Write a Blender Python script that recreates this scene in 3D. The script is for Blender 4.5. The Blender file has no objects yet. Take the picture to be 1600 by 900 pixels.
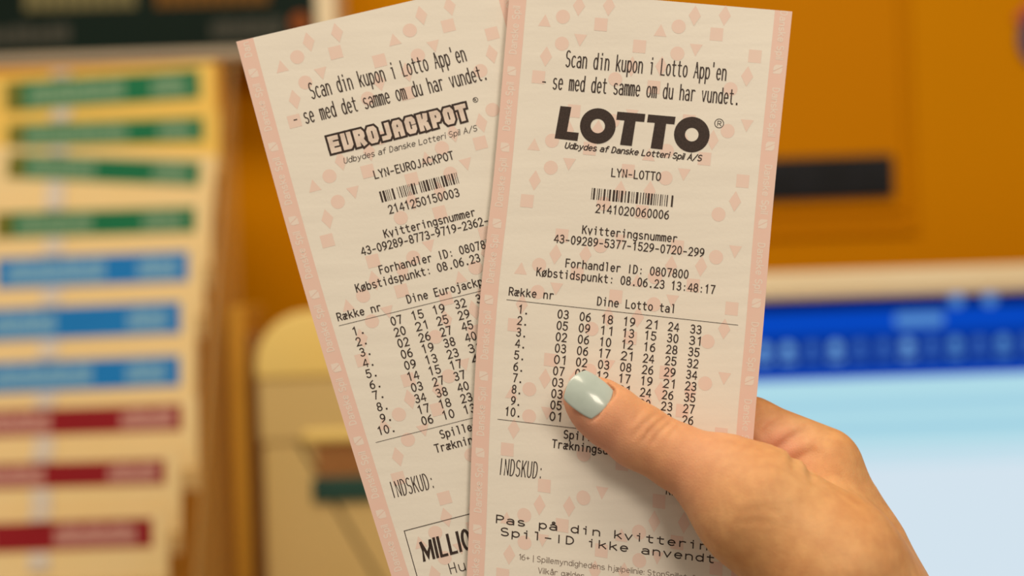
import bpy, math, random
import numpy as np
from mathutils import Vector, Matrix
random.seed(7)
scene = bpy.context.scene
# ------------------------------------------------------------------ camera, world, light, exposure
F = 1600 * 50.0 / 36.0                       # focal length in pixels
CAM_LOC = Vector((0, 0, 1.25))
CAM_ROT = Matrix.Rotation(math.radians(90), 3, 'X') @ Matrix.Rotation(math.radians(-2.0), 3, 'Z')
cam_data = bpy.data.cameras.new('camera')
cam_data.lens = 50; cam_data.sensor_width = 36
cam_data.clip_start = 0.02; cam_data.clip_end = 30
cam_data.dof.use_dof = True
cam_data.dof.focus_distance = 0.3985
cam_data.dof.aperture_fstop = 5.2
cam = bpy.data.objects.new('camera', cam_data)
cam.matrix_world = Matrix.Translation(CAM_LOC) @ CAM_ROT.to_4x4()
scene.collection.objects.link(cam)
scene.camera = cam

world = bpy.data.worlds.new('room_ambience')
scene.world = world
world.use_nodes = True
world.node_tree.nodes['Background'].inputs[0].default_value = (1.0, 0.88, 0.70, 1)
world.node_tree.nodes['Background'].inputs[1].default_value = 0.33

def area_light(name, loc, target, size, power, color):
    l = bpy.data.lights.new(name, 'AREA')
    l.shape = 'RECTANGLE'; l.size = size[0]; l.size_y = size[1]
    l.energy = power; l.color = color
    o = bpy.data.objects.new(name, l)
    o.location = loc
    o.rotation_euler = (Vector(target) - Vector(loc)).to_track_quat('-Z', 'Y').to_euler()
    scene.collection.objects.link(o)
    return o
area_light('ceiling_light_front', (0.62, -1.15, 2.05), (0.05, 0.4, 1.2), (0.5, 0.5), 12.5, (1.0, 0.87, 0.71))
area_light('counter_fill_light', (-0.35, 0.05, 2.55), (-0.1, 1.05, 1.2), (1.4, 0.4), 17.5, (1.0, 0.86, 0.66))  # unseen fill lamp, added to brighten the counter and back wall

vs = scene.view_settings
vs.view_transform = 'Standard'; vs.look = 'None'
vs.exposure = 0.0; vs.gamma = 1.0; vs.use_curve_mapping = False

# ------------------------------------------------------------------ helpers
def P(px, py, d):
    """photo pixel (1600x900) at distance d (metres along the view axis) -> world point"""
    return CAM_LOC + CAM_ROT @ Vector(((px - 800) / F * d, -(py - 450) / F * d, -d))
R_NP = np.array(CAM_ROT); L_NP = np.array(CAM_LOC)
def P_np(px, py, d):
    px = np.asarray(px, float); py = np.asarray(py, float); d = np.asarray(d, float)
    loc = np.stack([(px - 800) / F * d, -(py - 450) / F * d, -d], -1)
    return loc @ R_NP.T + L_NP

def lin(c):
    return c / 12.92 if c <= 0.04045 else ((c + 0.055) / 1.055) ** 2.4
def hexc(h):
    h = h.lstrip('#')
    return tuple(lin(int(h[i:i + 2], 16) / 255) for i in (0, 2, 4)) + (1,)

def material(name, color, rough=0.6, spec=0.5, noise=None, noise2=None, scale=30, bump=0, bump_scale=200, emit=None, emit_s=1.0, metallic=0, coat=0, alpha=1.0, detail=3):
    m = bpy.data.materials.new(name); m.use_nodes = True
    nt = m.node_tree; b = nt.nodes['Principled BSDF']
    b.inputs['Base Color'].default_value = color
    b.inputs['Roughness'].default_value = rough
    b.inputs['Specular IOR Level'].default_value = spec
    b.inputs['Metallic'].default_value = metallic
    b.inputs['Coat Weight'].default_value = coat
    b.inputs['Alpha'].default_value = alpha
    tc = nt.nodes.new('ShaderNodeTexCoord')
    if noise is not None:
        n = nt.nodes.new('ShaderNodeTexNoise'); n.inputs['Scale'].default_value = scale
        n.inputs['Detail'].default_value = detail
        nt.links.new(tc.outputs['Object'], n.inputs['Vector'])
        r = nt.nodes.new('ShaderNodeValToRGB')
        r.color_ramp.elements[0].color = color; r.color_ramp.elements[1].color = noise
        r.color_ramp.elements[0].position = 0.35; r.color_ramp.elements[1].position = 0.65
        nt.links.new(n.outputs['Fac'], r.inputs[0])
        nt.links.new(r.outputs[0], b.inputs['Base Color'])
    if bump:
        n2 = nt.nodes.new('ShaderNodeTexNoise'); n2.inputs['Scale'].default_value = bump_scale
        n2.inputs['Detail'].default_value = 4
        nt.links.new(tc.outputs['Object'], n2.inputs['Vector'])
        bp = nt.nodes.new('ShaderNodeBump'); bp.inputs['Strength'].default_value = bump
        bp.inputs['Distance'].default_value = 0.001
        nt.links.new(n2.outputs['Fac'], bp.inputs['Height'])
        nt.links.new(bp.outputs[0], b.inputs['Normal'])
    if emit is not None:
        b.inputs['Emission Color'].default_value = emit
        b.inputs['Emission Strength'].default_value = emit_s
    return m

def world_loc(o):
    v = Vector((0, 0, 0))
    while o is not None:
        v = v + o.location; o = o.parent
    return v
def mesh_obj(name, verts, faces, mat, parent=None, smooth=False, origin=None):
    """verts in world space; the object's origin is its parent's (or `origin`)"""
    verts = np.asarray(verts, float)
    base = np.array(world_loc(parent)) if parent is not None else np.zeros(3)
    off = np.array(origin, float) if origin is not None else base
    me = bpy.data.meshes.new(name)
    me.from_pydata((verts - off).tolist(), [], faces if isinstance(faces, list) else faces.tolist())
    if smooth:
        me.polygons.foreach_set('use_smooth', [True] * len(me.polygons))
    me.materials.append(mat); me.update()
    o = bpy.data.objects.new(name, me)
    o.location = Vector(off - base)
    if parent is not None: o.parent = parent
    scene.collection.objects.link(o)
    return o
def empty(name, loc, label, cat, group=None):
    o = bpy.data.objects.new(name, None); o.empty_display_size = 0.02
    o.location = loc
    scene.collection.objects.link(o)
    tag(o, label, cat, group)
    return o
def tag(o, label=None, cat=None, group=None, kind=None):
    if label: o['label'] = label
    if cat: o['category'] = cat
    if group: o['group'] = group
    if kind: o['kind'] = kind
    return o

class Solid:
    """collects bevelled boxes / extruded outlines in world space, built as one mesh"""
    def __init__(s): s.v = []; s.f = []
    def add(s, v, f):
        n = len(s.v); s.v += [tuple(p) for p in v]; s.f += [[i + n for i in q] for q in f]; return s
    def outline(s, pts, y0, y1, bev=0.0, M=None):
        """closed outline in x,z (counter-clockwise seen from the camera at -y), extruded y0 (front) to y1 (back), front edge bevelled"""
        pts = [np.array(p, float) for p in pts]; n = len(pts)
        c = sum(pts) / n
        rings = []
        if bev > 0:
            for a in (0, 30, 60, 90):
                t = math.radians(a)
                inset = bev * (1 - math.sin(t)); yy = y0 + bev * (1 - math.cos(t))
                rings.append((inset, yy))
            rings.append((0, y1))
        else:
            rings = [(0, y0), (0, y1)]
        V = []
        for inset, yy in rings:
            for i in range(n):
                e0 = pts[i] - pts[i - 1]; e1 = pts[(i + 1) % n] - pts[i]
                n0 = np.array([-e0[1], e0[0]]) / (np.linalg.norm(e0) + 1e-12); n1 = np.array([-e1[1], e1[0]]) / (np.linalg.norm(e1) + 1e-12)
                nn = n0 + n1; nn = nn / max(1e-6, np.dot(nn, nn)) * 2
                q = pts[i] + nn * inset
                V.append((q[0], yy, q[1]))
        Fc = [list(range(n))[::-1][::-1]]
        m = len(rings)
        for r in range(m - 1):
            for i in range(n):
                j = (i + 1) % n
                Fc.append([r * n + i, (r + 1) * n + i, (r + 1) * n + j, r * n + j])
        Fc.append([(m - 1) * n + i for i in range(n)][::-1])
        if M is not None:
            V = [tuple(M @ Vector(p)) for p in V]
        return s.add(V, Fc)
    def box(s, x0, x1, y0, y1, z0, z1, bev=0.0, M=None, rad=0.0, seg=5):
        if rad != 0.0: pts = rrect(x0, x1, z0, z1, rad, seg)
        else: pts = [(x0, z0), (x1, z0), (x1, z1), (x0, z1)]
        return s.outline(pts, y0, y1, bev, M)
    def build(s, name, mat, parent=None, smooth=False, origin=None):
        return mesh_obj(name, s.v, s.f, mat, parent, smooth, origin)
def rrect(x0, x1, z0, z1, r, seg=5):
    rr = r if isinstance(r, (tuple, list)) else (r, r, r, r)      # bl, br, tr, tl
    out = []
    for (cx, cz, a0, q) in ((x0, z0, 180, 0), (x1, z0, 270, 1), (x1, z1, 0, 2), (x0, z1, 90, 3)):
        ra = max(rr[q], 1e-5)
        ox = cx + (ra if q in (0, 3) else -ra); oz = cz + (ra if q in (0, 1) else -ra)
        for k in range(seg + 1):
            a = math.radians(a0 + 90 * k / seg)
            out.append((ox + ra * math.cos(a), oz + ra * math.sin(a)))
    return out
def disc(cx, cz, r, n=32):
    return [(cx + r * math.cos(2 * math.pi * i / n), cz + r * math.sin(2 * math.pi * i / n)) for i in range(n)]
def XZ(px, py, d):
    p = P(px, py, d); return p.x, p.z

# ------------------------------------------------------------------ materials
M_wall = material('amber_laminate', hexc('#c57e00'), 0.55, 0.03, hexc('#c78200'), scale=3, bump=0.03, bump_scale=400)
M_door = material('amber_door_laminate', hexc('#c17900'), 0.5, 0.03, hexc('#c47c00'), scale=3)
M_black = material('black_plastic', hexc('#121317'), 0.5, 0.15, hexc('#1b1c22'), scale=40)
M_cream = material('cream_plastic', hexc('#e6d2ac'), 0.5, 0.4, hexc('#e9d7b4'), scale=12, bump=0.03, bump_scale=1500)
M_printer = material('yellowed_plastic', hexc('#e8c772'), 0.5, 0.3, hexc('#e6ca7a'), scale=10, bump=0.03, bump_scale=1500)
M_printer_face = material('tan_plastic', hexc('#cdb074'), 0.55, 0.3, hexc('#c9ac6e'), scale=10)
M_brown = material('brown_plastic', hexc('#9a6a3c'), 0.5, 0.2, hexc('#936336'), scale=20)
M_ochre = material('ochre_card_box', hexc('#d09a34'), 0.6, 0.3, hexc('#c8922e'), scale=8)
M_greendark = material('dark_green_plastic', hexc('#173c33'), 0.4, 0.5, hexc('#1b4439'), scale=20)
M_grey = material('grey_metal_frame', hexc('#b7a68c'), 0.4, 0.5, hexc('#ae9f88'), scale=20)
M_darkscreen = material('dark_glass_screen', hexc('#0a1410'), 0.4, 0.12, hexc('#10201a'), scale=4)
M_counter = material('counter_laminate', hexc('#b98f56'), 0.5, 0.4, hexc('#a8804a'), scale=9, bump=0.05)
M_floor = material('floor_vinyl', hexc('#8f8472'), 0.5, 0.4, hexc('#857a68'), scale=6)
M_red_badge = material('red_enamel', hexc('#b02a1e'), 0.35, 0.5, hexc('#a5261b'), scale=20)
M_blue_badge = material('navy_enamel', hexc('#191d55'), 0.35, 0.5, hexc('#1c2260'), scale=20)
M_acrylic = bpy.data.materials.new('clear_acrylic'); M_acrylic.use_nodes = True
_b = M_acrylic.node_tree.nodes['Principled BSDF']
_b.inputs['Base Color'].default_value = hexc('#e9c884'); _b.inputs['Roughness'].default_value = 0.2; _b.inputs['Alpha'].default_value = 0.25; _b.inputs['Specular IOR Level'].default_value = 0.25
M_pocket_shine = material('painted_pocket_shine', hexc('#efe6da'), 0.3, 0.3, hexc('#ebe2d8'), scale=30, alpha=0.65)  # pale tint standing in for the shine on the clear pockets

# ------------------------------------------------------------------ the setting
W_Y = 1.15
def struct(o): tag(o, kind='structure'); return o
COUNTER_Z = 0.955
w = struct(Solid().box(-1.6, 1.6, W_Y, W_Y + 0.06, 0.0, 2.4).build('wall_back', M_wall))
w['label'] = 'amber yellow laminate back wall of the betting corner'
fl = struct(Solid().box(-1.6, 1.6, -1.2, W_Y + 0.06, -0.05, 0.0).build('floor', M_floor))
fl['label'] = 'grey vinyl floor below the counter'
ct = empty('counter', (0, 0.95, 0.0), 'wooden counter carrying the monitor, printer and coupon rack', 'counter')
Solid().box(-1.5, 1.5, 0.66, W_Y, COUNTER_Z - 0.03, COUNTER_Z, 0.004).build('worktop', M_counter, ct)
Solid().box(-1.45, 1.45, 0.74, W_Y, 0.0, COUNTER_Z - 0.03).build('front_panel', M_door, ct)

# cabinet door on the back wall with its black slot
x0, zt = XZ(880, -260, W_Y); x1, zb = XZ(1434, 366, W_Y)
door = empty('cabinet_door', ((x0 + x1) / 2, W_Y, zb), 'amber cabinet door with black slot behind the tickets', 'cabinet door')
Solid().box(x0, x1, W_Y - 0.004, W_Y, zb, zt, 0.0035).build('door_panel', M_door, door)
xi, zi = XZ(1414, 334, W_Y)
Solid().box(x0 + 0.012, xi, W_Y - 0.008, W_Y - 0.004, zi, zt - 0.012, 0.0038).build('raised_field', M_door, door)
xs0, zs0 = XZ(1030, 246, W_Y - 0.01); xs1, zs1 = XZ(1398, 309, W_Y - 0.01)
sl = Solid(); sl.box(xs0, xs1, W_Y - 0.012, W_Y - 0.008, zs1, zs0 - 0.004, 0.002, rad=0.003)
slot = sl.build('slot_plate', M_black, door); slot['label'] = 'black slot plate'
xm = (zs0 - 0.004 + zs1) / 2
Solid().box(xs0 + 0.006, xs1 - 0.006, W_Y - 0.0135, W_Y - 0.012, xm - 0.003, xm + 0.003).build('slot_lip', M_black, slot)
# round badge
bx, bz = XZ(1641, 62, W_Y)
badge = empty('round_badge', (bx, W_Y, bz), 'round navy badge with red rim on the amber wall', 'badge')
Solid().outline(disc(bx, bz, 0.0262, 40), W_Y - 0.004, W_Y, 0.001).build('badge_disc', M_blue_badge, badge)
arc_pts = [(bx + 0.0335 * math.cos(math.radians(a)), bz + 0.0335 * math.sin(math.radians(a))) for a in range(20, 151, 10)] + \
          [(bx + 0.0265 * math.cos(math.radians(a)), bz + 0.0265 * math.sin(math.radians(a))) for a in range(150, 19, -10)]
Solid().outline(arc_pts, W_Y - 0.004, W_Y).build('badge_rim', M_red_badge, badge)

# ------------------------------------------------------------------ monitor
MY = 1.0
mx0, mzt = XZ(760, 440, MY); mzt = XZ(1400, 419, MY)[1]
s0 = XZ(1400, 463, MY)[1]                         # top of the lit area
PXM = MY / F
mx1 = mx0 + 0.60; mzb = s0 - 0.335
mon = empty('monitor', ((mx0 + mx1) / 2, MY, COUNTER_Z), 'cream monitor with blue menu screen right of the hand', 'monitor')
b = Solid(); b.box(mx0, mx1, MY + 0.004, MY + 0.045, mzb - 0.02, mzt, 0.006, rad=0.006)
b.build('housing', M_cream, mon)
bz_ = Solid()
bz_.box(mx0, mx1, MY - 0.008, MY + 0.004, s0, mzt, 0.005)
bz_.box(mx0, mx1, MY - 0.008, MY + 0.004, mzb - 0.02, mzb, 0.003)
bz_.box(mx0, mx0 + 0.018, MY - 0.008, MY + 0.004, mzb, s0)
bz_.box(mx1 - 0.018, mx1, MY - 0.008, MY + 0.004, mzb, s0)
bz_.build('bezel', M_cream, mon)
st = Solid(); cxm = (mx0 + mx1) / 2
st.box(cxm - 0.03, cxm + 0.03, MY + 0.045, MY + 0.07, COUNTER_Z + 0.01, mzb + 0.1)
st.build('neck', M_cream, mon)
Solid().box(cxm - 0.11, cxm + 0.11, MY - 0.03, MY + 0.11, COUNTER_Z, COUNTER_Z + 0.012, 0.004, rad=0.005).build('foot', M_cream, mon)
def emis(name, h, s=1.0):
    return material(name, (0.0, 0.0, 0.0, 1), 0.6, 0.02, emit=hexc(h), emit_s=s)
SC = [(0, 19, '#031a5e'), (19, 56, '#0446bd'), (56, 112, '#05308f'), (112, 126, '#0a45bd'), (126, 226, '#afdbe7'), (226, 246, '#bbdde9'), (246, 266, '#c7e0ec'), (266, 745, '#d3e3ee')]
scr = Solid().box(mx0 + 0.018, mx1 - 0.018, MY + 0.0005, MY + 0.004, mzb, s0).build('screen', emis('screen_glow_base', '#afdbe7'), mon)
names = ['title_strip', 'header_band', 'tab_bar', 'tab_underline', 'content_field', 'content_fade', 'content_fade', 'lower_content_field']
for (a, c, h), nm in zip(SC, names):
    z1_ = s0 - a * PXM; z0_ = max(mzb, s0 - c * PXM)
    Solid().box(mx0 + 0.018, mx1 - 0.018, MY, MY + 0.0005, z0_, z1_).build(nm, emis('glow_' + nm, h), scr)
M_icon = [emis('glow_icon_%d' % i, h) for i, h in enumerate(('#6a9fd8', '#3864b2', '#5288c6'))]
for i in range(-11, 13):
    x_, z_ = XZ(1212 + 37.4 * i, 0, MY); z_ = s0 - (84) * PXM
    k = (0, 1, 0, 1, 1, 0, 1, 2, 1, 2, 1, 0)[i % 12]
    if mx0 + 0.025 < x_ < mx1 - 0.025:
        r_ = 0.0046
        ic = Solid()
        ic.outline(disc(x_, z_ + 0.0035, r_, 14), MY - 0.0004, MY)
        ic.box(x_ - 0.0055, x_ + 0.0055, MY - 0.0004, MY, z_ - 0.0065, z_ - 0.0035)
        ic.build('tab_icon', M_icon[k], scr)
x_ = XZ(1430, 0, MY)[0]
Solid().box(x_ - 0.022, x_ + 0.012, MY - 0.0004, MY, s0 - 48 * PXM, s0 - 27 * PXM, rad=0.003).build('header_button', M_icon[2], scr)
for q in (1478, 1530):
    x_ = XZ(q, 0, MY)[0]
    Solid().outline(disc(x_, s0 - 9 * PXM, 0.0052, 16), MY - 0.0004, MY).build('window_button', M_icon[2], scr)
M_row = emis('glow_content_row', '#a3d2e3')
for q in range(2):
    z_ = s0 - (160 + 36 * q) * PXM
    Solid().box(mx0 + 0.03, mx1 - 0.04, MY - 0.0003, MY, z_ - 0.0075, z_, rad=0.002).build('content_row', M_row, scr)

# ------------------------------------------------------------------ ticket printer
PY = 0.93
px0, pzt = XZ(402, 700, PY)[0], XZ(470, 486, PY)[1]; px1 = XZ(720, 486, PY)[0]
k_ = PY / F
prn = empty('ticket_printer', ((px0 + px1) / 2, PY + 0.07, COUNTER_Z), 'yellowed cream ticket printer with rounded lid behind the left ticket', 'printer')
zl = pzt - 106 * k_
Solid().outline(rrect(px0 + 0.002, px1 - 0.002, COUNTER_Z, zl + 0.002, 0.002), PY + 0.004, W_Y - 0.01, 0.004).build('body', M_printer_face, prn)
lid = Solid().outline(rrect(px0, px1, zl, pzt, (0.003, 0.003, 0.036, 0.036), 8), PY, W_Y - 0.012, 0.003).build('lid', M_printer, prn, True)
fx0 = XZ(492, 700, PY)[0]
def pz(py): return XZ(520, py, PY)[1]
Solid().box(px0 + 0.002, px1 - 0.002, PY + 0.002, PY + 0.004, pz(686), zl).build('upper_face', M_printer_face, prn)
lip = Solid().box(fx0 - 0.008, px1 - 0.02, PY - 0.001, PY + 0.004, pz(692), pz(672), 0.003, rad=0.003).build('slot_ledge', M_printer, prn)
Solid().box(fx0, px1 - 0.025, PY + 0.003, PY + 0.0039, pz(745), pz(690)).build('paper_exit', M_brown, prn)
Solid().box(fx0 - 0.003, px1 - 0.02, PY + 0.001, PY + 0.0038, pz(786), pz(747), 0.002, rad=0.002).build('cutter_bar', M_greendark, prn)
Solid().box(px0 - 0.004, px1 + 0.004, PY - 0.004, W_Y - 0.008, COUNTER_Z, COUNTER_Z + 0.03, 0.004, rad=0.004).build('base', M_printer_face, prn)

# ------------------------------------------------------------------ ochre brochure box between rack and printer
BY = 0.97
ox0, oxm, ox1 = -0.1950, -0.1835, -0.1748; ozt = XZ(365, 478, BY)[1]
box_ = empty('brochure_box', ((ox0 + ox1) / 2, BY + 0.04, COUNTER_Z), 'ochre upright brochure box between coupon rack and printer', 'box')
Solid().box(ox0, oxm, BY, BY + 0.08, COUNTER_Z, ozt, 0.002, rad=(0.001, 0.001, 0.003, 0.005)).build('front_sleeve', M_ochre, box_)
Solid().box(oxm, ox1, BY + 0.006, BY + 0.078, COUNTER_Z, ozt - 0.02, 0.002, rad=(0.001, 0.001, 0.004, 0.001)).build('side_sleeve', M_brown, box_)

# ------------------------------------------------------------------ dark information display, upper left
DY = 1.08
dx0 = XZ(-330, 0, DY)[0]; dx1, dzb = XZ(494, 74, DY); dzt = XZ(0, -300, DY)[1]
fx1, fzb = XZ(527, 92, DY)
dzb = XZ(250, 78, DY)[1]; fzb = XZ(250, 96, DY)[1]
disp = empty('wall_display', ((dx0 + fx1) / 2, W_Y, fzb), 'dark wall display in grey frame above the coupon rack', 'display')
Solid().box(dx0, dx1, DY + 0.006, W_Y, dzb, dzt).build('screen', M_darkscreen, disp)
fr = Solid()
fr.box(dx0, fx1, DY, W_Y, fzb, dzb, 0.003)
fr.build('frame_bottom', M_grey, disp)
Solid().box(dx1, fx1, DY, W_Y, dzb, dzt, 0.003).build('frame_side', M_cream, disp)
M_t1 = material('faded_tan_print', hexc('#6f6844'), 0.6, 0.2); M_t2 = material('faded_grey_print', hexc('#42423a'), 0.6, 0.2)
M_t3 = material('amber_print', hexc('#6e4a14'), 0.6, 0.2); M_t4 = material('orange_print', hexc('#8a4614'), 0.6, 0.2)
for (a, c, y0, y1, m) in ((34, 212, -28, 12, M_t1), (240, 420, -30, 6, M_t3), (-60, 108, 40, 66, M_t2), (328, 442, 28, 56, M_t2)):
    xa, za = XZ(a, (y0 + y1) / 2, DY); xb, zb_ = XZ(c, (y0 + y1) / 2, DY); hz = (y1 - y0) / 2 * DY / F; zm = (za + zb_) / 2
    n_l = 9
    wl = (xb - xa) / n_l
    tx = Solid()
    for i in range(n_l):
        tx.box(xa + wl * i, xa + wl * (i + 0.86), DY + 0.0052, DY + 0.006, zm - hz, zm + hz * (1 if i % 3 else 0.7))
    tx.build('display_text', m, disp)
xa, za = XZ(468, 33, DY)
Solid().outline(disc(xa, za, 0.0075, 20), DY + 0.005, DY + 0.006).build('display_dot', M_t4, disp)

# ------------------------------------------------------------------ coupon rack with ten coupons
M_card = [material('coupon_paper_%d' % i, hexc(h), 0.65, 0.3, hexc(h2), scale=15) for i, (h, h2) in enumerate((('#e9c25f', '#e7c05c'), ('#ebd09a', '#e9cd92')))]
M_strip = {'green': material('green_strip_print', hexc('#146c46'), 0.5, 0.2, hexc('#127049'), scale=30),
           'blue': material('blue_strip_print', hexc('#1777c2'), 0.5, 0.2, hexc('#1a7bc6'), scale=30),
           'red': material('red_strip_print', hexc('#8c1820'), 0.5, 0.2, hexc('#901a24'), scale=30)}
M_pale = {'green': material('pale_green_print', hexc('#6f9474'), 0.6, 0.3), 'blue': material('pale_blue_print', hexc('#71a6cc'), 0.6, 0.3),
          'red': material('pale_red_print', hexc('#bf8a80'), 0.6, 0.3)}
M_olive = material('olive_print', hexc('#6f6a16'), 0.6, 0.3)
M_rack = material('amber_rack_back', hexc('#d99a2a'), 0.5, 0.4, hexc('#d59526'), scale=6)
TIERS = [  # colour, x0, x1 of the strip in px, y at left and right end, strip height, distance, (pale text span), (right pale span)
    ('green', 8, 312, 152, 131, 38, 1.000, (45, 195), (238, 292)),
    ('green', 12, 318, 213, 202, 31, 0.988, (40, 200), (248, 300)),
    ('green', 12, 312, 259, 272, 31, 0.975, (44, 150), (240, 296)),
    ('green', -8, 305, 353, 343, 32, 0.960, (28, 145), (224, 286)),
    ('blue', -6, 294, 428, 416, 38, 0.945, (12, 165), (216, 278)),
    ('blue', -20, 282, 509, 496, 40, 0.930, (-10, 88), (200, 262)),
    ('blue', -22, 281, 592, 579, 38, 0.915, (-10, 145), (198, 260)),
    ('red', -34, 284, 663, 652, 33, 0.900, (-20, 80), (190, 272)),
    ('red', -50, 258, 746, 737, 31, 0.885, (-30, 70), (170, 246)),
    ('red', -70, 238, 843, 832, 36, 0.868, (-60, -10), (86, 214)),
]
ORD = ['topmost', 'second', 'third', 'lowest']
LBL = [
    'topmost coupon in the rack, yellow card with olive-ended green strip under the dark display',
    'second coupon from the top of the rack, green strip rising to the right',
    'third green-striped coupon in the rack, its strip sloping down to the right',
    'lowest of the green-striped coupons, just above the blue ones',
    'uppermost blue-striped coupon in the rack, just below the green ones',
    'middle one of the three blue-striped coupons in the rack',
    'lowest blue-striped coupon in the rack, just above the red ones',
    'uppermost dark red-striped coupon in the rack, just below the blue ones',
    'middle one of the three dark red-striped coupons in the rack',
    'lowest dark red-striped coupon, bottommost in the rack']
def tilt_basis(xa, ya, xb, yb, d):
    a = P(xa, ya, d); c = P(xb, yb, d)
    u = (c - a).normalized(); n = Vector((0, -1, 0)); up = n.cross(u) * -1
    if up.z < 0: up = -up
    return a, u, up.normalized(), (c - a).length
rx0 = P(-260, 0, 1.0).x
rack_base = P(60, 900, 0.95); rack_base.z = COUNTER_Z
rack = empty('coupon_rack', rack_base, 'tiered clear plastic coupon rack at the left', 'rack')
xr_t, zr_t = XZ(338, 92, 1.02)
Solid().box(rx0, xr_t, 1.03, 1.045, COUNTER_Z, zr_t, 0.002).build('back_panel', M_rack, rack)
Solid().box(rx0, P(272, 900, 0.86).x, 0.845, 1.03, COUNTER_Z, COUNTER_Z + 0.012, 0.002).build('base_plate', M_acrylic, rack)
# stepped clear side cheek
sp = [(1.03, zr_t), (0.845, COUNTER_Z + 0.1), (0.845, COUNTER_Z), (1.03, COUNTER_Z)]
vs_ = []
for yy, zz in sp: vs_.append((-0.1984, yy, zz))
for yy, zz in sp: vs_.append((-0.1960, yy, zz))
mesh_obj('side_cheek', vs_, [[0, 1, 2, 3], [7, 6, 5, 4], [0, 4, 5, 1], [1, 5, 6, 2], [2, 6, 7, 3], [3, 7, 4, 0]], M_acrylic, rack)
for i, (col, sx0, sx1, yl, yr, sh, d, pa, pb) in enumerate(TIERS):
    a, u, up, ln = tilt_basis(sx0, yl, sx1, yr, d)
    pxm = d / F; sh = sh * 1.24
    back = Vector((0, 1, 0)); lean = (up + 0.10 * back).normalized(); nrm = u.cross(lean).normalized()
    if nrm.y > 0: nrm = -nrm
    def card_pt(s, t, k):             # s mm along strip, t up, k toward the viewer
        return a + u * s + lean * t + nrm * k
    def slab(s0_, s1_, t0_, t1_, k0_, k1_, bev=0):
        V = [card_pt(s0_, t0_, k1_), card_pt(s1_, t0_, k1_), card_pt(s1_, t1_, k1_), card_pt(s0_, t1_, k1_),
             card_pt(s0_, t0_, k0_), card_pt(s1_, t0_, k0_), card_pt(s1_, t1_, k0_), card_pt(s0_, t1_, k0_)]
        return V, [[0, 1, 2, 3], [7, 6, 5, 4], [4, 5, 1, 0], [5, 6, 2, 1], [6, 7, 3, 2], [7, 4, 0, 3]]
    gap_next = 75 if i == 9 else (TIERS[i + 1][3] - yl)
    top = 30 * pxm if i in (1, 2) else 34 * pxm
    low = -(gap_next + 30) * pxm
    right = ln + 24 * pxm
    c_ = empty('coupon', card_pt(ln / 2, low, 0), LBL[i], 'coupon', 'coupons in the tiered rack')
    V, Fc = slab(-0.03, right, low, top, -0.0022, 0.0)
    mesh_obj('coupon_sheet', V, Fc, M_card[0 if i < 2 else 1], c_)
    V, Fc = slab(0, ln, -sh / 2 * pxm, sh / 2 * pxm, 0.0, 0.0003)
    stp = mesh_obj('colour_strip', V, Fc, M_strip[col], c_); stp['label'] = col + ' colour strip'
    for (q0, q1) in (pa, pb):
        n_l = max(3, int((q1 - q0) / 12)); wl = (q1 - q0) * pxm / n_l
        TV = []; TF = []
        for j in range(n_l):
            V, Fc = slab((q0 - sx0) * pxm + wl * j, (q0 - sx0) * pxm + wl * (j + 0.88), -sh * 0.33 * pxm, sh * (0.33 if j % 3 else 0.22) * pxm, 0.0003, 0.0005)
            n0 = len(TV); TV += V; TF += [[z + n0 for z in f] for f in Fc]
        mesh_obj('strip_text', TV, TF, M_pale[col], stp)
    if col == 'green':
        V, Fc = slab(0.001, 0.011, -sh / 2 * pxm, sh / 2 * pxm, 0.0003, 0.0006)
        mesh_obj('strip_end', V, Fc, M_olive, stp)
    # clear pocket lip of this tier, part of the rack
    V, Fc = slab(-0.05, right + 0.001, low + 0.002, low + 0.014, 0.0012, 0.0026)
    mesh_obj('pocket_lip', V, Fc, M_acrylic, rack)
    # whitish see-through strips painting the highlight on each tier's clear pocket
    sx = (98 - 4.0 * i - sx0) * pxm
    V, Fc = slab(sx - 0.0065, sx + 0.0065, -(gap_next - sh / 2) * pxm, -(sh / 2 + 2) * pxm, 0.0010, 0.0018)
    mesh_obj('pocket_highlight', V, Fc, M_pocket_shine, rack)
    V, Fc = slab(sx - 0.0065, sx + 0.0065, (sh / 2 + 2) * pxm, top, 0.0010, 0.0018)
    mesh_obj('pocket_highlight', V, Fc, M_pocket_shine, rack)

# ------------------------------------------------------------------ stroke font
def arc(cx, cy, rx, ry, a0, a1, n=None):
    n = n or max(3, int(abs(a1 - a0) / 26))
    return [(cx + rx * math.cos(math.radians(a0 + (a1 - a0) * i / n)), cy + ry * math.sin(math.radians(a0 + (a1 - a0) * i / n))) for i in range(n + 1)]
def ring(cx, cy, rx, ry): return arc(cx, cy, rx, ry, 0, 360, 14)
G = {}
G['0'] = [arc(2, 3, 1.6, 3, 0, 360, 16)]
G['1'] = [[(0.9, 4.9), (2.2, 6), (2.2, 0)]]
G['2'] = [arc(2, 4.3, 1.6, 1.7, 165, -30) + [(0.4, 0), (3.7, 0)]]
G['3'] = [arc(1.9, 4.5, 1.5, 1.5, 150, -80) + [(1.5, 3.1)], [(1.5, 3.1)] + arc(1.9, 1.6, 1.7, 1.6, 80, -155)]
G['4'] = [[(2.9, 0), (2.9, 6), (0.3, 1.7), (3.9, 1.7)]]
G['5'] = [[(3.5, 6), (0.8, 6), (0.6, 3.4)] + arc(1.9, 1.9, 1.75, 1.9, 125, -155)]
G['6'] = [[(3.1, 6)] + arc(2.3, 2.6, 1.9, 2.6, 130, 180, 3) + arc(2, 1.8, 1.6, 1.8, 180, 540, 14)]
G['7'] = [[(0.4, 6), (3.7, 6), (2.6, 3.2), (1.7, 0)]]
G['8'] = [arc(2, 4.5, 1.4, 1.5, -90, 270, 14), arc(2, 1.55, 1.65, 1.55, 90, 450, 14)]
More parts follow.
